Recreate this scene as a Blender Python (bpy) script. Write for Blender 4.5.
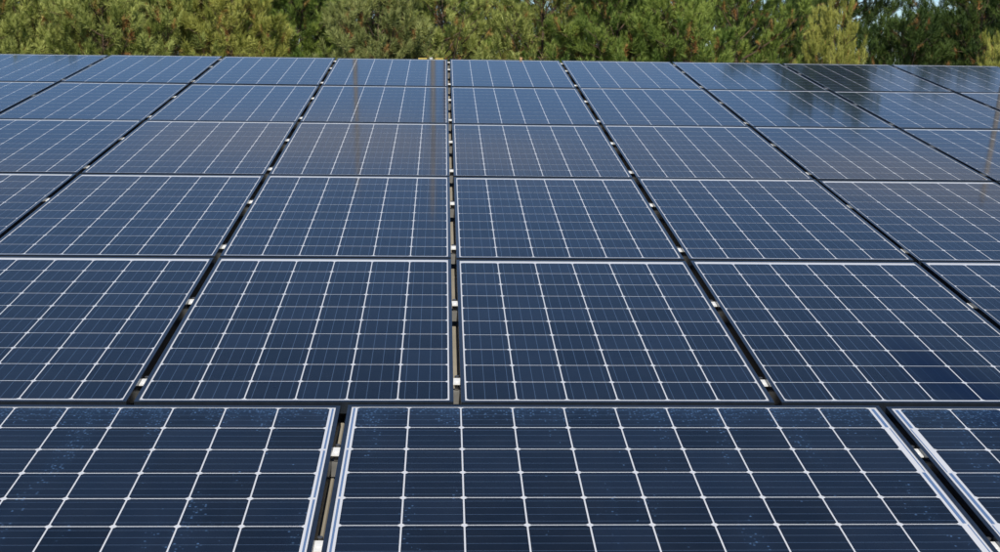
import bpy, math, random
import numpy as np
from mathutils import Matrix, Vector

# ------------------------------------------------------------------ scene basics
for o in list(bpy.data.objects): bpy.data.objects.remove(o)
SC = bpy.context.scene
COL = SC.collection
TH = math.radians(9.0)                       # pitch of the roof the panels lie on
Z0 = 4.0                                     # height of the array origin above the ground
ROOF = Matrix.Translation((0, 0, Z0)) @ Matrix.Rotation(TH, 4, 'X')   # array plane -> world
ROOF3 = ROOF.to_3x3()

# ------------------------------------------------------------------ camera
cam_d = bpy.data.cameras.new('camera'); cam = bpy.data.objects.new('camera', cam_d); COL.objects.link(cam)
c_right = ROOF3 @ Vector((0.999078, -0.039314, 0.017241))
c_down = ROOF3 @ Vector((0.005559, -0.279761, -0.960054))
c_fwd = ROOF3 @ Vector((0.042567, 0.959265, -0.279284))
CAM = ROOF @ Vector((-0.0506, -4.0304, 1.5847))
m = Matrix((c_right, -c_down, -c_fwd)).transposed().to_4x4(); m.translation = CAM
cam.matrix_world = m
cam_d.sensor_width = 36.0; cam_d.lens = 1360.3 / 1000 * 36.0
cam_d.clip_start = 0.05; cam_d.clip_end = 6000
cam_d.dof.use_dof = True; cam_d.dof.focus_distance = 5.5; cam_d.dof.aperture_fstop = 16.0
SC.camera = cam

# ------------------------------------------------------------------ light
SUN_EL = math.radians(40.0)
sx = 0.050
ch = math.cos(SUN_EL)
S = Vector((sx, -math.sqrt(ch * ch - sx * sx), math.sin(SUN_EL)))       # direction towards the sun
sun_d = bpy.data.lights.new('sun', 'SUN'); sun_d.energy = 4.8; sun_d.angle = math.radians(0.53); sun_d.color = (1.0, 0.93, 0.80)
sun = bpy.data.objects.new('sun', sun_d); COL.objects.link(sun)
sun.rotation_euler = S.to_track_quat('Z', 'Y').to_euler(); sun.location = (0, -20, 30)

world = bpy.data.worlds.new('World'); SC.world = world; world.use_nodes = True
nt = world.node_tree; nt.nodes.clear()
out = nt.nodes.new('ShaderNodeOutputWorld'); bg = nt.nodes.new('ShaderNodeBackground')
sky = nt.nodes.new('ShaderNodeTexSky'); sky.sky_type = 'NISHITA'; sky.sun_disc = False
sky.sun_elevation = SUN_EL; sky.sun_rotation = math.atan2(S.x, S.y); sky.altitude = 50
sky.air_density = 1.0; sky.dust_density = 0.25; sky.ozone_density = 5.0
tc = nt.nodes.new('ShaderNodeTexCoord'); mp = nt.nodes.new('ShaderNodeMapping')
L = nt.links.new
def wm(op, a, b_=None, c_=None):
    x = nt.nodes.new('ShaderNodeMath'); x.operation = op; x.use_clamp = False
    for i_, v_ in enumerate((a, b_, c_)):
        if v_ is None: continue
        if isinstance(v_, (int, float)): x.inputs[i_].default_value = v_
        else: L(v_, x.inputs[i_])
    return x.outputs[0]
mp.inputs['Scale'].default_value = (1.5, 1.5, 8.0); mp.inputs['Location'].default_value = (.22, 0, 0)
nz = nt.nodes.new('ShaderNodeTexNoise'); nz.inputs['Scale'].default_value = 2.0; nz.inputs['Detail'].default_value = 6; nz.inputs['Roughness'].default_value = 0.55
L(tc.outputs['Generated'], mp.inputs['Vector']); L(mp.outputs['Vector'], nz.inputs['Vector'])
sz = nt.nodes.new('ShaderNodeSeparateXYZ'); L(tc.outputs['Generated'], sz.inputs[0])
warp = wm('MULTIPLY_ADD', wm('SUBTRACT', nz.outputs['Fac'], .5), .05, sz.outputs['Z'])
def streak(z, w, lo, hi):
    a = wm('DIVIDE', wm('SUBTRACT', warp, z), w)
    band = wm('POWER', 2.718, wm('MULTIPLY', wm('MULTIPLY', a, a), -1.0))
    mr_ = nt.nodes.new('ShaderNodeMapRange'); mr_.interpolation_type = 'SMOOTHSTEP'; L(nz.outputs['Fac'], mr_.inputs['Value'])
    mr_.inputs['From Min'].default_value = lo; mr_.inputs['From Max'].default_value = hi
    return wm('MULTIPLY', band, mr_.outputs['Result'])
cl = wm('ADD', streak(.339, .017, .36, .56), streak(.272, .020, .50, .66))
cl = wm('MINIMUM', wm('MULTIPLY', cl, .52), .8)
mx = nt.nodes.new('ShaderNodeMixRGB'); mx.inputs['Color2'].default_value = (5.2, 4.7, 4.3, 1)
L(cl, mx.inputs['Fac']); L(sky.outputs['Color'], mx.inputs['Color1']); L(mx.outputs['Color'], bg.inputs['Color'])
L(bg.outputs['Background'], out.inputs['Surface']); bg.inputs['Strength'].default_value = 0.115

SC.view_settings.view_transform = 'Standard'; SC.view_settings.look = 'None'
SC.view_settings.exposure = 0.0; SC.view_settings.gamma = 1.0; SC.view_settings.use_curve_mapping = False
SC.render.engine = 'CYCLES'
SC.cycles.max_bounces = 6

# ------------------------------------------------------------------ helpers
def tag(o, label=None, cat=None, group=None, kind=None):
    if label: o['label'] = label
    if cat: o['category'] = cat
    if group: o['group'] = group
    if kind: o['kind'] = kind
    return o

def link(name, data, parent=None, loc=None):
    o = bpy.data.objects.new(name, data); COL.objects.link(o)
    if parent is not None: o.parent = parent
    if loc is not None: o.location = loc
    return o

class MB:
    """collects boxes, prisms and tubes for one mesh"""
    def __init__(s): s.v = []; s.f = []
    def box(s, x0, x1, y0, y1, z0, z1):
        b = len(s.v)
        s.v += [(x0,y0,z0),(x1,y0,z0),(x1,y1,z0),(x0,y1,z0),(x0,y0,z1),(x1,y0,z1),(x1,y1,z1),(x0,y1,z1)]
        s.f += [tuple(b+i for i in q) for q in ((3,2,1,0),(4,5,6,7),(0,1,5,4),(1,2,6,5),(2,3,7,6),(3,0,4,7))]
        return s
    def prism(s, pts, z0, z1):
        b = len(s.v); n = len(pts)
        s.v += [(x,y,z0) for x,y in pts] + [(x,y,z1) for x,y in pts]
        s.f.append(tuple(b+i for i in reversed(range(n)))); s.f.append(tuple(b+n+i for i in range(n)))
        for i in range(n):
            j = (i+1) % n; s.f.append((b+i, b+j, b+n+j, b+n+i))
        return s
    def tube(s, pts, rad, n=6):
        b = len(s.v); P = [Vector(p) for p in pts]
        for i, p in enumerate(P):
            d = (P[min(i+1, len(P)-1)] - P[max(i-1, 0)]).normalized()
            a = d.orthogonal().normalized() if abs(d.z) < .9 else Vector((1,0,0))
            a = (a - d*a.dot(d)).normalized(); c = d.cross(a)
            for k in range(n):
                t = 2*math.pi*k/n; q = p + (a*math.cos(t) + c*math.sin(t))*rad[i]; s.v.append(tuple(q))
        for i in range(len(P)-1):
            for k in range(n):
                k2 = (k+1) % n
                s.f.append((b+i*n+k, b+i*n+k2, b+(i+1)*n+k2, b+(i+1)*n+k))
        s.f.append(tuple(b+k for k in reversed(range(n)))); s.f.append(tuple(b+(len(P)-1)*n+k for k in range(n)))
        return s
    def mesh(s, name, mat, smooth=False):
        me = bpy.data.meshes.new(name); me.from_pydata(s.v, [], s.f); me.update()
        if mat: me.materials.append(mat)
        if smooth:
            me.polygons.foreach_set('use_smooth', [True]*len(me.polygons))
        return me

def mat(name):
    mt = bpy.data.materials.new(name); mt.use_nodes = True
    n = mt.node_tree; b = n.nodes['Principled BSDF']
    return mt, n, b
def node(n, t, **kw):
    x = n.nodes.new(t)
    for k, v in kw.items(): setattr(x, k, v)
    return x
def noise_mat(name, c1, c2, scale, rough=0.8, detail=5, metal=0.0, bump=0.0, coords='Object', stretch=None):
    mt, n, b = mat(name)
    t = node(n, 'ShaderNodeTexCoord'); z = node(n, 'ShaderNodeTexNoise'); r = node(n, 'ShaderNodeValToRGB')
    z.inputs['Scale'].default_value = scale; z.inputs['Detail'].default_value = detail
    src = t.outputs[coords]
    if stretch:
        mpn = node(n, 'ShaderNodeMapping'); mpn.inputs['Scale'].default_value = stretch
        n.links.new(src, mpn.inputs['Vector']); src = mpn.outputs['Vector']
    n.links.new(src, z.inputs['Vector']); n.links.new(z.outputs['Fac'], r.inputs['Fac'])
    r.color_ramp.elements[0].position = .3; r.color_ramp.elements[1].position = .7
    r.color_ramp.elements[0].color = (*c1, 1); r.color_ramp.elements[1].color = (*c2, 1)
    n.links.new(r.outputs['Color'], b.inputs['Base Color'])
    b.inputs['Roughness'].default_value = rough; b.inputs['Metallic'].default_value = metal
    if bump:
        bp = node(n, 'ShaderNodeBump'); bp.inputs['Strength'].default_value = bump
        n.links.new(z.outputs['Fac'], bp.inputs['Height']); n.links.new(bp.outputs['Normal'], b.inputs['Normal'])
    return mt

COAT_IOR = 1.31      # anti-reflective solar glass
COAT_ROUGH = 0.075
def glaze(b):
    b.inputs['Coat Weight'].default_value = 1.0
    b.inputs['Coat Roughness'].default_value = COAT_ROUGH
    b.inputs['Coat IOR'].default_value = COAT_IOR
    b.inputs['Specular IOR Level'].default_value = 0.05

def plane_coords(n):
    """world position expressed in metres along and up the roof"""
    g = node(n, 'ShaderNodeNewGeometry'); mpn = node(n, 'ShaderNodeMapping')
    mpn.inputs['Rotation'].default_value = (-TH, 0, 0)
    n.links.new(g.outputs['Position'], mpn.inputs['Vector'])
    return mpn.outputs['Vector']

def cell_mat(name, specks):
    mt, n, b = mat(name); lk = n.links.new
    def math_(op, a, bb=None, c=None):
        x = node(n, 'ShaderNodeMath', operation=op)
        for i, v in enumerate((a, bb, c)):
            if v is None: continue
            if isinstance(v, (int, float)): x.inputs[i].default_value = v
            else: lk(v, x.inputs[i])
        return x.outputs[0]
    uv = node(n, 'ShaderNodeUVMap'); sp = node(n, 'ShaderNodeSeparateXYZ'); lk(uv.outputs['UV'], sp.inputs[0])
    fr = math_('FRACT', math_('MULTIPLY', sp.outputs['X'], 4.0))
    bus = math_('LESS_THAN', math_('ABSOLUTE', math_('SUBTRACT', fr, 0.5)), 0.024)     # four ribbons per cell
    pc = plane_coords(n)
    # silicon: slightly different batches, faint cloudiness
    oi = node(n, 'ShaderNodeObjectInfo'); n1 = node(n, 'ShaderNodeTexNoise'); n1.inputs['Scale'].default_value = 2.2
    n1.inputs['Detail'].default_value = 5; lk(pc, n1.inputs['Vector'])
    v = math_('ADD', math_('MULTIPLY', oi.outputs['Random'], 0.75), math_('MULTIPLY', n1.outputs['Fac'], 0.55))
    cr = node(n, 'ShaderNodeValToRGB'); lk(v, cr.inputs['Fac'])
    cr.color_ramp.elements[0].position = .15; cr.color_ramp.elements[1].position = .95
    cr.color_ramp.elements[0].color = (0.0011, 0.0026, 0.0065, 1); cr.color_ramp.elements[1].color = (0.0052, 0.0098, 0.0215, 1)
    m1 = node(n, 'ShaderNodeMixRGB'); lk(bus, m1.inputs['Fac']); lk(cr.outputs['Color'], m1.inputs['Color1'])
    m1.inputs['Color2'].default_value = (0.050, 0.080, 0.135, 1)
    col = m1.outputs['Color']
    # thin film of dust, a little uneven
    n2 = node(n, 'ShaderNodeTexNoise'); n2.inputs['Scale'].default_value = 9.0; n2.inputs['Detail'].default_value = 7; lk(pc, n2.inputs['Vector'])
    dm = math_('MULTIPLY', math_('SUBTRACT', n2.outputs['Fac'], 0.28), 0.030)
    m2 = node(n, 'ShaderNodeMixRGB'); lk(dm, m2.inputs['Fac']); lk(col, m2.inputs['Color1']); m2.inputs['Color2'].default_value = (0.28, 0.29, 0.30, 1)
    col = m2.outputs['Color']
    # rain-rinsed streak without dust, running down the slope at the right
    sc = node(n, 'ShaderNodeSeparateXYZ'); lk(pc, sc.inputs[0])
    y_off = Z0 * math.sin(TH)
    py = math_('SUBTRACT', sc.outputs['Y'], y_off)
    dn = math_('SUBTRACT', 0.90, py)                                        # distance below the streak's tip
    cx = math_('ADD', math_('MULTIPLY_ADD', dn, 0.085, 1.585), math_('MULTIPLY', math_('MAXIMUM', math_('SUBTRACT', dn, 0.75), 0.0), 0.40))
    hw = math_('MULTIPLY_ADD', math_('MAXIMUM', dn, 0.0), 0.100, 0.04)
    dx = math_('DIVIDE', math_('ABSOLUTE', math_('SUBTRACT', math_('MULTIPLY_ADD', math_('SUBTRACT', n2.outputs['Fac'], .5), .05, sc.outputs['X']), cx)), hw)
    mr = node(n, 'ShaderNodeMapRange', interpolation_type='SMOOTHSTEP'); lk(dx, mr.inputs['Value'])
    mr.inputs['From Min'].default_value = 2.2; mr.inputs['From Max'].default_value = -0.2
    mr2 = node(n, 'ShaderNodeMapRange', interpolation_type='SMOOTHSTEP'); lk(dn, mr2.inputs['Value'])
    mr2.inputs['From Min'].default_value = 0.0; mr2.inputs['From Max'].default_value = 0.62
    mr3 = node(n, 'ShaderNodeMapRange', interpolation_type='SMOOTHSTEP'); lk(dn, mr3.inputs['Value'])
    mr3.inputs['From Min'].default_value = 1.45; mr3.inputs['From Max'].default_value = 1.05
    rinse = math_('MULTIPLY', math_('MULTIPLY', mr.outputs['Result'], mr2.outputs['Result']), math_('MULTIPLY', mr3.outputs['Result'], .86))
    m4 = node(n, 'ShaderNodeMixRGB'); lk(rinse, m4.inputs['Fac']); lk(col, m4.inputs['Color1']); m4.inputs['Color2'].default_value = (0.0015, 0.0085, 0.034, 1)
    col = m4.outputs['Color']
    if specks:
        vo = node(n, 'ShaderNodeTexVoronoi'); vo.inputs['Scale'].default_value = 120.0; lk(pc, vo.inputs['Vector'])
        dr = node(n, 'ShaderNodeMapRange', interpolation_type='SMOOTHSTEP'); lk(vo.outputs['Distance'], dr.inputs['Value'])
        dr.inputs['From Min'].default_value = 0.62; dr.inputs['From Max'].default_value = 0.12; dot = dr.outputs['Result']
        vo.inputs['Randomness'].default_value = 1.0
        # plane y of the upper edge of the front row is -0.05; drops gather below it and run down in streaks
        rng = node(n, 'ShaderNodeMapRange'); lk(sc.outputs['Y'], rng.inputs['Value'])
        rng.inputs['From Min'].default_value = -0.34 + y_off; rng.inputs['From Max'].default_value = -0.06 + y_off
        mpx = node(n, 'ShaderNodeMapping'); mpx.inputs['Scale'].default_value = (11, 1.3, 1); lk(pc, mpx.inputs['Vector'])
        n3 = node(n, 'ShaderNodeTexNoise'); n3.inputs['Scale'].default_value = 1.0; n3.inputs['Detail'].default_value = 4; lk(mpx.outputs['Vector'], n3.inputs['Vector'])
        dens = math_('ADD', math_('MULTIPLY', math_('POWER', rng.outputs['Result'], 2.6), 0.75), math_('MULTIPLY', math_('SUBTRACT', n3.outputs['Fac'], 0.55), 1.4))
        wn = node(n, 'ShaderNodeSeparateColor'); lk(vo.outputs['Color'], wn.inputs[0])
        on = math_('LESS_THAN', wn.outputs[0], dens)
        spk = math_('MULTIPLY', math_('MULTIPLY', dot, on), math_('MULTIPLY_ADD', wn.outputs[1], 0.6, 0.3))
        m3 = node(n, 'ShaderNodeMixRGB'); lk(spk, m3.inputs['Fac']); lk(col, m3.inputs['Color1']); m3.inputs['Color2'].default_value = (0.080, 0.155, 0.29, 1)
        col = m3.outputs['Color']
        fm = math_('MULTIPLY', math_('MAXIMUM', dens, 0.0), 0.16)
        m5 = node(n, 'ShaderNodeMixRGB'); lk(fm, m5.inputs['Fac']); lk(col, m5.inputs['Color1']); m5.inputs['Color2'].default_value = (0.04, 0.10, 0.22, 1)
        col = m5.outputs['Color']
    lk(col, b.inputs['Base Color'])
    b.inputs['Roughness'].default_value = 0.45
    glaze(b)
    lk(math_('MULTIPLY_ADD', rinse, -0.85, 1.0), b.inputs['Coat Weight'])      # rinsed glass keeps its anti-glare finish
    return mt

M = {}
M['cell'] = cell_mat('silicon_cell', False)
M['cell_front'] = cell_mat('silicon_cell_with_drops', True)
mt, n, b = mat('white_backsheet'); b.inputs['Base Color'].default_value = (0.60, 0.61, 0.64, 1); b.inputs['Roughness'].default_value = .6; glaze(b); M['sheet'] = mt
mt, n, b = mat('tinned_ribbon'); b.inputs['Base Color'].default_value = (0.15, 0.24, 0.42, 1); b.inputs['Roughness'].default_value = .35; b.inputs['Metallic'].default_value = .3; glaze(b); M['ribbon'] = mt
M['frame'] = noise_mat('dark_anodised_frame', (0.045, 0.060, 0.085), (0.065, 0.082, 0.110), 30, rough=.22, metal=.75)
M['alu'] = noise_mat('bright_aluminium', (0.80, 0.80, 0.78), (0.88, 0.88, 0.86), 60, rough=.45, metal=.1)
M['rail'] = noise_mat('dull_aluminium', (0.22, 0.22, 0.22), (0.34, 0.34, 0.33), 18, rough=.5, metal=.4)
M['steel'] = noise_mat('steel_bolt', (0.10, 0.10, 0.10), (0.22, 0.21, 0.20), 80, rough=.4, metal=.7)
M['roof'] = noise_mat('weathered_roof_sheet', (0.24, 0.22, 0.18), (0.34, 0.31, 0.26), 3.0, rough=.75, bump=.05)
M['wall'] = noise_mat('rendered_wall', (0.42, 0.40, 0.35), (0.55, 0.52, 0.46), 2.0, rough=.9, bump=.1)
M['ground'] = noise_mat('dry_grass_ground', (0.07, 0.075, 0.03), (0.16, 0.13, 0.07), 0.6, rough=1.0, detail=8, bump=.3)
M['bark'] = noise_mat('pine_bark', (0.045, 0.032, 0.022), (0.14, 0.09, 0.06), 9, rough=.95, bump=.5, stretch=(1, 1, .25))
M['pole'] = noise_mat('weathered_pole_wood', (0.22, 0.195, 0.17), (0.32, 0.285, 0.245), 6, rough=.9, bump=.2, stretch=(3, 3, .2))
M['darkpole'] = noise_mat('dark_pole_wood', (0.07, 0.05, 0.035), (0.13, 0.09, 0.06), 6, rough=.9, bump=.2, stretch=(3, 3, .2))
M['greypole'] = noise_mat('galvanised_pole', (0.34, 0.34, 0.34), (0.46, 0.45, 0.43), 5, rough=.55, metal=.3)
M['yellow'] = noise_mat('yellow_plastic', (0.55, 0.40, 0.06), (0.65, 0.48, 0.10), 20, rough=.5)
M['pale'] = noise_mat('pale_zinc', (0.55, 0.55, 0.52), (0.7, 0.7, 0.66), 20, rough=.5)
M['tan'] = noise_mat('tan_timber', (0.50, 0.30, 0.13), (0.62, 0.40, 0.2), 20, rough=.8)

def needle_mat(name, c_dark, c_light, c_dry):
    mt, n, b = mat(name); lk = n.links.new
    at = node(n, 'ShaderNodeAttribute'); at.attribute_name = 'tint'
    sp = node(n, 'ShaderNodeSeparateXYZ'); lk(at.outputs['Vector'], sp.inputs[0])
    m1 = node(n, 'ShaderNodeMixRGB'); lk(sp.outputs['X'], m1.inputs['Fac']); m1.inputs['Color1'].default_value = (*c_dark, 1); m1.inputs['Color2'].default_value = (*c_light, 1)
    m2 = node(n, 'ShaderNodeMixRGB'); lk(sp.outputs['Y'], m2.inputs['Fac']); lk(m1.outputs['Color'], m2.inputs['Color1']); m2.inputs['Color2'].default_value = (*c_dry, 1)
    lk(m2.outputs['Color'], b.inputs['Base Color']); b.inputs['Roughness'].default_value = .55; b.inputs['Specular IOR Level'].default_value = .3
    tr = node(n, 'ShaderNodeBsdfTranslucent'); lk(m2.outputs['Color'], tr.inputs['Color'])
    ms = node(n, 'ShaderNodeMixShader'); ms.inputs[0].default_value = .12
    lk(b.outputs[0], ms.inputs[1]); lk(tr.outputs[0], ms.inputs[2]); lk(ms.outputs[0], n.nodes['Material Output'].inputs['Surface'])
    return mt
DRY = (0.42, 0.20, 0.075)
NEEDLE = {
    'olive':  needle_mat('olive_needles',  (0.170, 0.210, 0.045), (0.460, 0.500, 0.150), DRY),
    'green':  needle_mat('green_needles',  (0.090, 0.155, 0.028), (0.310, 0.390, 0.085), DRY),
    'yellow': needle_mat('yellow_green_needles', (0.220, 0.240, 0.045), (0.470, 0.470, 0.120), DRY),
    'blue':   needle_mat('blue_green_needles', (0.170, 0.200, 0.062), (0.400, 0.430, 0.155), DRY),
    'deep':   needle_mat('deep_green_and_shade_needles', (0.035, 0.068, 0.014), (0.105, 0.155, 0.034), DRY),  # colour of the dark pines; on the farther row it is painted shade
}

# ------------------------------------------------------------------ ground and building
g = MB(); g.box(-3000, 3000, -3000, 3000, -.5, 0)
tag(link('ground', g.mesh('ground', M['ground'])), kind='structure')

building = tag(link('low_building', None, loc=(0, 0, 0)), 'low shed with a gently sloping beige sheet roof under the solar panels', 'building')
def roof_part(name, me):
    o = link(name, me, building); o.matrix_parent_inverse = Matrix.Identity(4); o.matrix_local = ROOF.copy(); return o
RX0, RX1, RY0, RY1, RZ = -7.4, 7.0, -7.0, 8.52, -0.112
mb = MB(); mb.box(RX0, RX1, RY0, RY1, RZ-.05, RZ)
roof_part('roof', mb.mesh('roof', M['roof']))
rib = MB().prism([(-.03, 0), (.03, 0), (.018, .022), (-.018, .022)], 0, RY1-RY0-.01)
rib.v = [(x, RY0+.005+z, RZ+y+.0005) for x, y, z in rib.v]
rib_me = rib.mesh('roof_rib', M['roof']); 
for i in range(42):
    o = roof_part('roof_rib', rib_me); o.matrix_local = ROOF @ Matrix.Translation((RX0+.2+.341*i, 0, 0))
wl = MB()
c, s_ = math.cos(TH), math.sin(TH)
def rz(y): return Z0 + (y*s_ + (RZ-.06)*c)
y0w, y1w = (RY0+.4)*c, (RY1-.3)*c
def wall(x0, x1, ya, yb):
    w = MB(); b_ = 0
    w.v = [(x0,ya,0),(x1,ya,0),(x1,yb,0),(x0,yb,0),(x0,ya,rz(ya/c)),(x1,ya,rz(ya/c)),(x1,yb,rz(yb/c)),(x0,yb,rz(yb/c))]
    w.f = [(3,2,1,0),(4,5,6,7),(0,1,5,4),(1,2,6,5),(2,3,7,6),(3,0,4,7)]
    link('wall', w.mesh('wall', M['wall']), building)
wall(RX0+.3, RX1-.3, y0w, y0w+.2); wall(RX0+.3, RX1-.3, y1w-.2, y1w)
wall(RX0+.3, RX0+.5, y0w+.2, y1w-.2); wall(RX1-.5, RX1-.3, y0w+.2, y1w-.2)

# ------------------------------------------------------------------ solar panels
PT = 0.1613                                   # cell pitch
CW = 0.1567                                   # cell size
PW, PH = 1.000, 1.680                         # portrait panel outer size
LIP = 0.013
PX, PY = 1.0238, 1.709                        # pitch of the portrait grid
TD = 0.040
def octagon(cx, cy, w, h, ch_):
    x, y = w/2, h/2
    return [(cx-x+ch_, cy-y), (cx+x-ch_, cy-y), (cx+x, cy-y+ch_), (cx+x, cy+y-ch_), (cx+x-ch_, cy+y), (cx-x+ch_, cy+y), (cx-x, cy+y-ch_), (cx-x, cy-y+ch_)]
def add_uv(me, cells, swap):
    """UV 0..1 across each cell so the ribbons line up"""
    uv = me.uv_layers.new(name='UVMap'); co = [0.0]*(2*len(me.loops))
    for p in me.polygons:
        cx, cy = cells[p.index // 10]
        for li in p.loop_indices:
            v = me.vertices[me.loops[li].vertex_index].co
            a, b_ = (v.x-cx)/CW+.5, (v.y-cy)/CW+.5
            if swap: a, b_ = b_, a
            co[2*li] = a; co[2*li+1] = b_
    uv.data.foreach_set('uv', co)
GX = 0.0042                                   # bright lines between strings are wider than those along them
def cell_mesh(name, centres, swap, material):
    q = MB()
    w, h = (PT-.0043, PT-.0040) if not swap else (PT-.0044, PT-.0044)
    for cx, cy in centres: q.prism(octagon(cx, cy, w, h, .0078), -.0020, -.0018)
    me = q.mesh(name, material); add_uv(me, centres, swap); return me
# portrait: origin at the middle of the lower edge of the panel
p_cells = [((i-2.5)*PT, LIP+.011+PT/2+j*PT) for j in range(10) for i in range(6)]
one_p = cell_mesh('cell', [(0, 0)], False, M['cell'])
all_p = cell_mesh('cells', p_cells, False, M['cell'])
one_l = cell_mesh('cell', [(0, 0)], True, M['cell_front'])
def frame_mesh(w, h):
    q = MB()
    q.box(-w/2, w/2, 0, LIP, -TD, 0); q.box(-w/2, w/2, h-LIP, h, -TD, 0)
    q.box(-w/2, -w/2+LIP, LIP, h-LIP, -TD, 0); q.box(w/2-LIP, w/2, LIP, h-LIP, -TD, 0)
    return q.mesh('frame', M['frame'])
def sheet_mesh(w, h):
    return MB().box(-w/2+LIP-.002, w/2-LIP+.002, LIP-.002, h-LIP+.002, -.0060, -.0021).mesh('backsheet', M['sheet'])
fp, sp_ = frame_mesh(PW, PH), sheet_mesh(PW, PH)
fl, sl = frame_mesh(PH, PW), sheet_mesh(PH, PW)
rng = random.Random(4)
ORD = ['first', 'second', 'third', 'fourth', 'fifth', 'sixth', 'seventh']
ROWN = ['nearest portrait row', 'second portrait row', 'third portrait row', 'fourth portrait row', 'farthest row']
def panel_root(x, y, label, group):
    o = link('solar_panel', None)
    jit = Matrix.Rotation(math.radians(rng.gauss(0, .05)), 4, 'X') @ Matrix.Rotation(math.radians(rng.gauss(0, .05)), 4, 'Y')
    o.matrix_world = ROOF @ Matrix.Translation((x, y, rng.gauss(0, .0007))) @ jit
    tag(o, label, 'solar panel', group); return o
def visible(k, r):                            # which portrait panels the picture shows
    xl = [-1.95, -2.45, -2.96, -3.5, -4.05][r]; xr = [2.42, 3.10, 3.83, 4.4, 5.2][r]
    return (k+1)*PX > xl and k*PX < xr
for r in range(5):
    for k in range(-5, 5):
        if not (visible(k, r) or visible(k-1, r) or visible(k+1, r)): continue
        side = 'right' if k >= 0 else 'left'; i = k if k >= 0 else -k-1
        root = panel_root((k+.5)*PX, (r*PY) - .013, f'dark blue upright solar panel in {ROWN[r]}, {ORD[i]} to the {side} of central seam', 'upright solar panels')
        link('frame', fp, root); link('backsheet', sp_, root)
        if r < 2 and visible(k, r):
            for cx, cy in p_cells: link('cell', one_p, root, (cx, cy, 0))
        else:
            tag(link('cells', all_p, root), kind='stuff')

# landscape front row: ten cells across, six up; ribbons in the end margins
def ribbon_meshes(flip):
    out_ = []
    e = -1 if not flip else 1
    # narrow end: one ribbon; wide end: alternating wide and narrow ribbons
    xn = e*(PH/2-LIP)
    lo, hi = LIP+.008, PW-LIP-.008
    for j in range(3):
        y0 = LIP+.004+2*j*PT; q = MB(); a, b_ = sorted((xn - e*.0055, xn - e*.0115))
        out_.append(q.box(a, b_, y0+.006, y0+2*PT-.006, -.0020, -.0018).mesh('bus_ribbon', M['ribbon']))
    xw = -e*(PH/2-LIP)
    for j in range(4):
        y0 = max(lo, LIP+.004+(2*j-1)*PT); y1 = min(hi, LIP+.004+(2*j+1)*PT); q = MB()
        if j % 2: a, b_ = sorted((xw + e*.0085, xw + e*.0185))
        else: a, b_ = sorted((xw + e*.0060, xw + e*.0095))
        out_.append(q.box(a, b_, y0+.003, y1-.003, -.0020, -.0018).mesh('bus_ribbon', M['ribbon']))
    return out_
FX = -0.3289 - LIP + PH/2                     # centre of the large middle front panel
FY = -0.0567 + LIP - PW
FP = PH + 0.0238
front = [(-1, True, 'large front solar panel lying lengthwise at the lower left, specked with blue drops'),
         (0, False, 'large middle front solar panel lying lengthwise, fully ten cells wide'),
         (1, True, 'front solar panel lying lengthwise, cut off at the lower right corner'),]
for k, flip, lab in front:
    root = panel_root(FX + k*FP, FY, lab, 'lengthwise front solar panels')
    link('frame', fl, root); sheet = link('backsheet', sl, root)
    e = -1 if not flip else 1
    off = -e*(-.004)                          # narrow margin on one end, wide on the other
    for j in range(6):
        for i in range(10):
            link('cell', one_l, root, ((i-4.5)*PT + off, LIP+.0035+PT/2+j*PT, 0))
    for me in ribbon_meshes(flip): link('bus_ribbon', me, sheet)

# ------------------------------------------------------------------ rails and clamps
rail_me = MB()
rail_me.box(-5.25, 5.25, -.02, .02, -TD-.042, -TD-.002)
for i in range(12):
    x = -5.0+i*.91; rail_me.box(x-.03, x+.03, .0205, .026, RZ+.001, -TD-.01)
rail_me = rail_me.mesh('mounting_rail', M['rail'])
RAILS = [(-.955, 'lower rail of the front row'), (-.375, 'upper rail of the front row')]
for r in range(5):
    RAILS += [(r*PY+.195, 'lower rail of the '+ROWN[r]), (r*PY+1.075, 'upper rail of the '+ROWN[r])]
RAILS.append((4*PY+1.56, 'top rail of the farthest row'))
for y, nm in RAILS:
    o = link('mounting_rail', rail_me); o.matrix_world = ROOF @ Matrix.Translation((0, y, 0))
    tag(o, f'grey aluminium {nm}, glimpsed in the panel gaps', 'rail', 'mounting rails')
q = MB(); q.box(-.0112, .0112, -.028, .028, -.0155, -.012)
clamp_me = q.mesh('clamp_body', M['alu'])
stem_me = MB().box(-.006, .006, -.010, .010, -.040, -.0156).mesh('stem', M['steel'])
bolt_me = MB().prism([(.006*math.cos(i*math.pi/3), .006*math.sin(i*math.pi/3)) for i in range(6)], -.012, -.0095).mesh('bolt', M['alu'])
stud_me = MB().prism([(.008*math.cos(i*math.pi/3), .047+.008*math.sin(i*math.pi/3)) for i in range(6)], -.05, -.012).mesh('stud', M['steel'])
def clamp(x, y, label):
    o = link('mid_clamp', None)
    o.matrix_world = ROOF @ Matrix.Translation((x, y + rng.gauss(0, .006), 0)) @ Matrix.Rotation(rng.gauss(0, .02), 4, 'Z')
    tag(o, label, 'clamp', 'mid clamps between the panels')
    cb = link('clamp_body', clamp_me, o); link('bolt', bolt_me, cb, (0, -.004, 0)); link('stud', stud_me, o); link('stem', stem_me, o)
def seam_name(gk):
    if gk == 0: return 'central seam'
    return f'{ORD[abs(gk)-1]} seam {"right" if gk > 0 else "left"} of central seam'
for r in range(5):
    for gk in range(-4, 5):
        if not (visible(gk, r) and visible(gk-1, r)): continue
        clamp(gk*PX, r*PY+.195, f'silver clamp low in {ROWN[r]}, {seam_name(gk)}')
        clamp(gk*PX, r*PY+1.075, f'silver clamp high in {ROWN[r]}, {seam_name(gk)}')
        if r == 4: clamp(gk*PX, r*PY+1.56, f'silver clamp by the far edge, {seam_name(gk)}')
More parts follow.
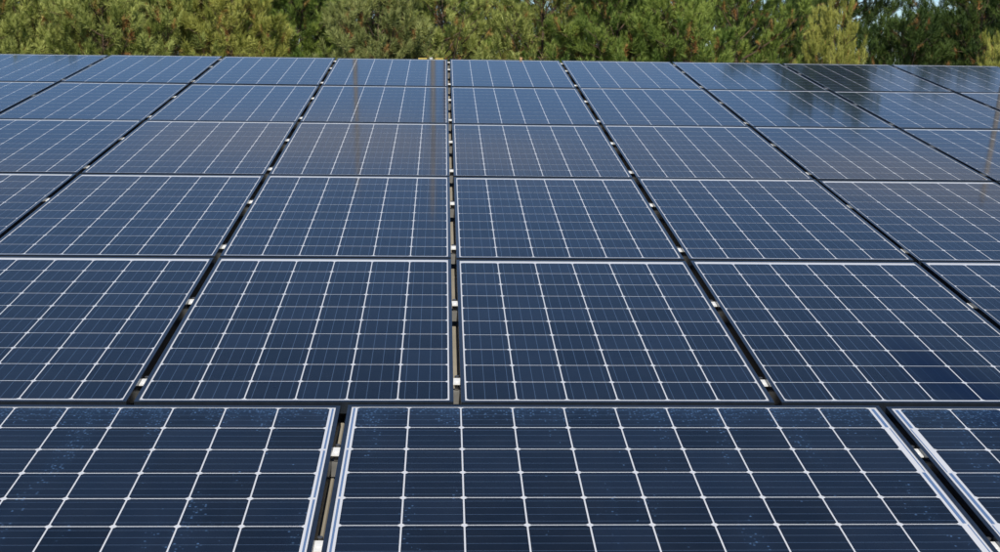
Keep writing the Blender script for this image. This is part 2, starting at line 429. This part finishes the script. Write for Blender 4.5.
for gk, nm in ((-.5, 'seam left of the middle front panel'), (.5, 'seam right of the middle front panel')):
    x = FX + gk*FP
    clamp(x, -.375, f'silver clamp halfway up the {nm}')
    clamp(x, -.958, f'silver clamp at the bottom of the {nm}')

# small things at the far edge of the roof
br = link('roof_bracket', None); br.matrix_world = ROOF @ Matrix.Translation((-.155, 8.56, -.03))
tag(br, 'small yellow two-part bracket with pale middle peeking over the far panel edge', 'bracket')
link('pad', MB().box(-.125, -.045, -.02, .03, -.02, .030).mesh('pad', M['yellow']), br)
link('pad', MB().box(.03, .105, -.02, .03, -.02, .029).mesh('pad', M['yellow']), br)
link('base', MB().box(-.14, .12, -.022, .034, -.06, -.021).mesh('base', M['pale']), br)
link('bolt', MB().prism([(.016*math.cos(i*math.pi/4)-.008, .016*math.sin(i*math.pi/4)+.005) for i in range(8)], -.021, .036).mesh('bolt', M['pale']), br)
pg = link('timber_peg', None); pg.matrix_world = ROOF @ Matrix.Translation((.665, 8.56, -.03))
tag(pg, 'tiny tan peg sticking up past the far edge, right of central seam', 'peg')
link('shaft', MB().box(-.011, .011, -.012, .012, -.06, .040).mesh('shaft', M['tan']), pg)
link('head', MB().box(-.013, .013, -.015, .015, .0405, .047).mesh('head', M['tan']), pg)

# ------------------------------------------------------------------ poles
def az_pos(px, dist):
    """ground point seen towards picture column px at a horizontal distance from the photographer"""
    d = c_fwd + c_right*((px-500)/1360.3)
    d = Vector((d.x, d.y, 0)).normalized()
    return Vector((CAM.x + d.x*dist, CAM.y + d.y*dist, 0))
def pole(pos, top, r0, r1, material, label):
    o = link('timber_pole' if material != 'greypole' else 'steel_pole', None, loc=pos)
    tag(o, label, 'pole', 'tall slim poles around the roof')
    N = 9; q = MB(); q.tube([(0, 0, top*i/(N-1)) for i in range(N)], [r0+(r1-r0)*i/(N-1) for i in range(N)], 14)
    sh = link('shaft', q.mesh('shaft', M[material], True), o)
    q = MB(); q.tube([(0, 0, top+.002), (0, 0, top+.03), (0, 0, top+.07)], [r1*1.12, r1*1.12, r1*.35], 14); link('cap', q.mesh('cap', M['steel']), sh)
    for h in (.55, .8):
        rr = r0+(r1-r0)*h; q = MB(); q.tube([(0, 0, top*h-.03), (0, 0, top*h+.03)], [rr+.006]*2, 14); link('band', q.mesh('band', M['steel']), sh)
pole(az_pos(354, 25.5), 11.6, .058, .036, 'pole', 'slim brown pole behind the pines, its reflection left of central seam')
pole(az_pos(432, 26.0), 12.4, .062, .040, 'pole', 'slim tan pole behind the pines, its long reflection beside the central seam')
pole(az_pos(444, 27.5), 11.0, .045, .030, 'darkpole', 'thin dark pole behind the pines, reflected closest to the central seam')
pole(az_pos(996.5, 15.2), 7.2, .034, .026, 'pole', 'slim brown pole at the right edge beyond the last panels')

# ------------------------------------------------------------------ pines
def tuft_template(n, rg, Lx=.15):
    u = rg.random(n)**.75; az = rg.random(n)*2*np.pi; ang = np.radians(rg.uniform(35, 78, n)*(1.1-.75*u**2)); ln = rg.uniform(.050, .082, n)
    base = np.stack([np.zeros(n), np.zeros(n), u*Lx], 1)
    rad = np.stack([np.cos(az), np.sin(az), np.zeros(n)], 1)
    d = rad*np.sin(ang)[:, None]; d[:, 2] = np.cos(ang)
    side = np.stack([-np.sin(az), np.cos(az), np.zeros(n)], 1)
    tw = rg.uniform(-1, 1, n)[:, None]; side = side*np.sqrt(1-tw**2*.8)+np.cross(d, side)*tw*.9
    w = rg.uniform(.0020, .0032, n)[:, None]
    tipp = base + d*ln[:, None]
    V = np.stack([base - side*w, base + side*w, tipp], 1)
    return V.reshape(-1, 3)
def frames(D, rg):
    D = D/np.linalg.norm(D, axis=1)[:, None]
    A = rg.normal(size=D.shape); A -= D*(A*D).sum(1)[:, None]; A /= np.linalg.norm(A, axis=1)[:, None]
    B = np.cross(D, A)
    return np.stack([A, B, D], 2)            # columns
def pine_meshes(seed, H, R, base_h, whorl, nbr, twigs, nneedle, shape=.8, size=1.0, dry_share=.10, flat=False):
    rg = np.random.default_rng(seed)
    T = [tuft_template(nneedle, rg) for _ in range(5)]
    trunk = MB(); br = MB()
    bend = rg.normal(0, .05*H/8, 2)
    ax = lambda h: np.array([bend[0]*math.sin(h/H*3.0), bend[1]*math.sin(h/H*2.4), h])
    tr0 = .012*H+.02
    trunk.tube([tuple(ax(H*i/12)) for i in range(13)], [max(.008, tr0*(1-i/12.3)) for i in range(13)], 8)
    P, D, dry, sc, tnt = [], [], [], [], []
    up = np.array([0, 0, 1.0])
    h = base_h
    while h < H-.12:
        t = (h-base_h)/(H-base_h)
        if flat: rad = R*math.sqrt(max(.02, 1-(2*t-.75)**2*.55))
        else: rad = R*((1-t**2)**shape)*min(1, .6+t*2.0)+.10
        nb = max(3, int(round(nbr*(1-.3*t)+rg.normal(0, .6)))); a0 = rg.random()*7
        for k in range(nb):
            a = a0+2*math.pi*k/nb+rg.normal(0, .22); ln = rad*rg.uniform(.62, 1.12)
            e0 = math.radians(6+40*t+rg.normal(0, 9)); o = ax(h+rg.normal(0, .06))
            hd = np.array([math.cos(a), math.sin(a), 0])
            pts = []
            for q in range(5):
                s = q/4; pts.append(o + hd*(ln*s*math.cos(e0)) + up*(ln*s*math.sin(e0) + .25*ln*s*s))
            br0 = max(.006, .009*ln+.006)
            br.tube([tuple(p) for p in pts], [br0*(1-.8*q/4) for q in range(5)], 5)
            sidev = np.array([-hd[1], hd[0], 0]); bt = rg.normal(.5, .28)
            nt_ = max(3, int(twigs*ln/R+1.5))
            for q in range(nt_):
                s = .25+.75*((q+rg.random()*.8)/nt_)**.8; s = min(s, .999)
                i0 = min(3, int(s*4)); fpos = pts[i0]*(1-(s*4-i0))+pts[i0+1]*(s*4-i0)
                tl = rg.uniform(.10, .34)*size
                sg = 1 if (q % 2) else -1
                td = hd*rg.uniform(.2, .9)+sidev*sg*rg.uniform(.3, 1.0)+up*rg.uniform(.1, .8); td /= np.linalg.norm(td)
                e = fpos+td*tl
                br.tube([tuple(fpos), tuple(e)], [.005, .003], 3)
                ct = bt+rg.normal(0, .18)
                for s2, sp in ((.5, .3), (1.0, .12), (1.0, .45), (.93, .45)) + (((.8, .5),) if rg.random() < .6 else ()):
                    P.append(fpos+td*tl*s2); D.append(td*.40+up*rg.uniform(.7, 1.2)+rg.normal(0, sp, 3))
                    dry.append(1.0 if (s2 < .6 and rg.random() < dry_share*2) else 0.0); sc.append(rg.uniform(.85, 1.3)*size); tnt.append(ct+rg.normal(0, .1))
                if rg.random() < dry_share*1.2:
                    P.append(fpos); D.append(td+rg.normal(0, .5, 3)); dry.append(1.0); sc.append(.75*size); tnt.append(.5)
            P.append(pts[-1]); D.append(pts[-1]-pts[-2]+up*.5*ln*.25); dry.append(0); sc.append(1.25*size); tnt.append(.6)
        h += whorl*rg.uniform(.8, 1.2)*(1-.3*t)
    for q in range(3): P.append(ax(H-.1*q)); D.append(up+rg.normal(0, .12, 3)); dry.append(0); sc.append(1.3*size); tnt.append(.6)
    P = np.array(P); F = frames(np.array(D), rg); sc = np.array(sc); dry = np.array(dry)
    nS = len(P); tid = rg.integers(0, 5, nS); nv = nneedle*3
    V = np.empty((nS, nv, 3))
    for q in range(5):
        ix = np.where(tid == q)[0]
        V[ix] = np.einsum('sij,vj->svi', F[ix], T[q])*sc[ix][:, None, None]+P[ix][:, None, :]
    tint = np.clip(np.array(tnt), 0, 1)
    att = np.zeros((nS, nv, 3)); att[:, :, 0] = np.clip(tint[:, None]+np.repeat(rg.normal(0, .12, (nS, nneedle)), 3, 1), 0, 1); att[:, :, 1] = dry[:, None]*rg.uniform(.5, 1, (nS, 1))
    me = bpy.data.meshes.new('crown'); nt3 = nS*nv
    me.vertices.add(nt3); me.vertices.foreach_set('co', V.reshape(-1).astype(np.float32))
    me.loops.add(nt3); me.loops.foreach_set('vertex_index', np.arange(nt3, dtype=np.int32))
    me.polygons.add(nt3//3); me.polygons.foreach_set('loop_start', np.arange(0, nt3, 3, dtype=np.int32))
    me.update(calc_edges=True)
    a = me.attributes.new('tint', 'FLOAT_VECTOR', 'POINT'); a.data.foreach_set('vector', att.reshape(-1).astype(np.float32))
    me.materials.append(NEEDLE['olive'])
    TRIS.append((nS, nt3//3))
    return trunk.mesh('trunk', M['bark'], True), br.mesh('branches', M['bark']), me

TRIS = []
KINDS = {
    'a': pine_meshes(11, 6.6, 1.55, 1.9, .30, 7, 10, 92, shape=.75),
    'b': pine_meshes(12, 6.5, 1.35, 1.9, .28, 7, 10, 92, shape=.6),
    'c': pine_meshes(13, 6.4, 1.15, 1.9, .27, 6, 9, 92, shape=.6, dry_share=.14),
    'd': pine_meshes(14, 6.8, 1.6, 1.9, .36, 6, 8, 92, shape=.6, dry_share=.18),        # open crown
    'tall': pine_meshes(15, 11.8, 1.55, 6.6, .45, 8, 11, 50, size=1.5, dry_share=.03, flat=True),
}
CNT = {}
def pine(kind, px, dist, hscale, colour, label, spin, slim=1.0):
    tr, brm, cr = KINDS[kind]
    pos = az_pos(px, dist)
    o = link('pine_tree', None, loc=pos); o.rotation_euler = (0, 0, spin); o.scale = (1, 1, hscale) if kind == 'tall' else (hscale*slim, hscale*slim, hscale)
    tag(o, label, 'tree', 'pines beyond the roof')
    tk = link('trunk', tr, o); link('branches', brm, tk)
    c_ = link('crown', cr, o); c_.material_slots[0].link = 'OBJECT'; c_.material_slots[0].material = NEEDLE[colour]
PINES = [
    # nearer row, left to right
    ('b', -45, 19.0, 1.0, 'olive', 'n'), ('a', 40, 19.6, 1.0, 'olive', 'n'), ('c', 110, 18.4, .97, 'olive', 'n'), ('b', 172, 19.2, 1.0, 'olive', 'n'), ('c', 236, 18.8, .98, 'yellow', 'n'),
    ('b', 298, 20.4, .98, 'green', 'n'), ('c', 378, 18.8, .99, 'blue', 'n'), ('d', 440, 19.6, .97, 'olive', 'n'), ('d', 540, 20.0, .98, 'olive', 'n'),
    ('b', 612, 19.4, 1.0, 'green', 'n'), ('c', 672, 19.2, .97, 'green', 'n'), ('d', 728, 20.8, .98, 'green', 'n'), ('c', 824, 18.8, .935, 'yellow', 's'),
    ('b', 895, 21.0, .90, 'deep', 'n'), ('a', 960, 21.6, .98, 'deep', 'n'), ('c', 988, 18.0, .865, 'yellow', 's'),
    # farther row; shade between the trees is put into its deep needle colour
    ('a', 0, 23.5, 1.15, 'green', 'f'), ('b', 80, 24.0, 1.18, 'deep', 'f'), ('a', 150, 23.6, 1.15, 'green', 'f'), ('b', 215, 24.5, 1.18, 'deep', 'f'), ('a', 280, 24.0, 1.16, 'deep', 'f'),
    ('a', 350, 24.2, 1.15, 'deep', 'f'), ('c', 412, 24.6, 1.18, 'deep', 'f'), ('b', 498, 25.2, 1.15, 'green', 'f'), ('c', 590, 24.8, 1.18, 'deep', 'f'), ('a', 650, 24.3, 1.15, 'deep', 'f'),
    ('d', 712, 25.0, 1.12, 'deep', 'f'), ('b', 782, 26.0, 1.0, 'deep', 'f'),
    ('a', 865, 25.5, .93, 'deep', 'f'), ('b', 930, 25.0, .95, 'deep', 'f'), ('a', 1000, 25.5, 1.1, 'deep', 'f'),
]
CW_ = {'olive': 'olive green', 'green': 'mid green', 'yellow': 'bright yellow green', 'blue': 'greyish green', 'deep': 'darkened green'}
ORDX = ORD + ['eighth', 'ninth', 'tenth', 'eleventh', 'twelfth', 'thirteenth', 'fourteenth', 'fifteenth', 'sixteenth']
prg = random.Random(9); cn = {'n': 0, 'f': 0}
for kind, px, dist, hs, colr, row in PINES:
    slim = 1.0
    if row == 's': row = 'n'; slim = .6
    i = cn[row]; cn[row] += 1
    den = 'open-crowned' if kind == 'd' else 'bushy'
    pine(kind, px, dist, hs, colr, f'{den} {CW_[colr]} pine, {ORDX[i]} from the left in the {"nearer" if row == "n" else "farther"} tree row', prg.uniform(0, 6.28), slim)
for i, (px, dist, hs) in enumerate([(768, 33, .90), (836, 34, .99), (957, 35, .92), (1075, 36, .95)]):
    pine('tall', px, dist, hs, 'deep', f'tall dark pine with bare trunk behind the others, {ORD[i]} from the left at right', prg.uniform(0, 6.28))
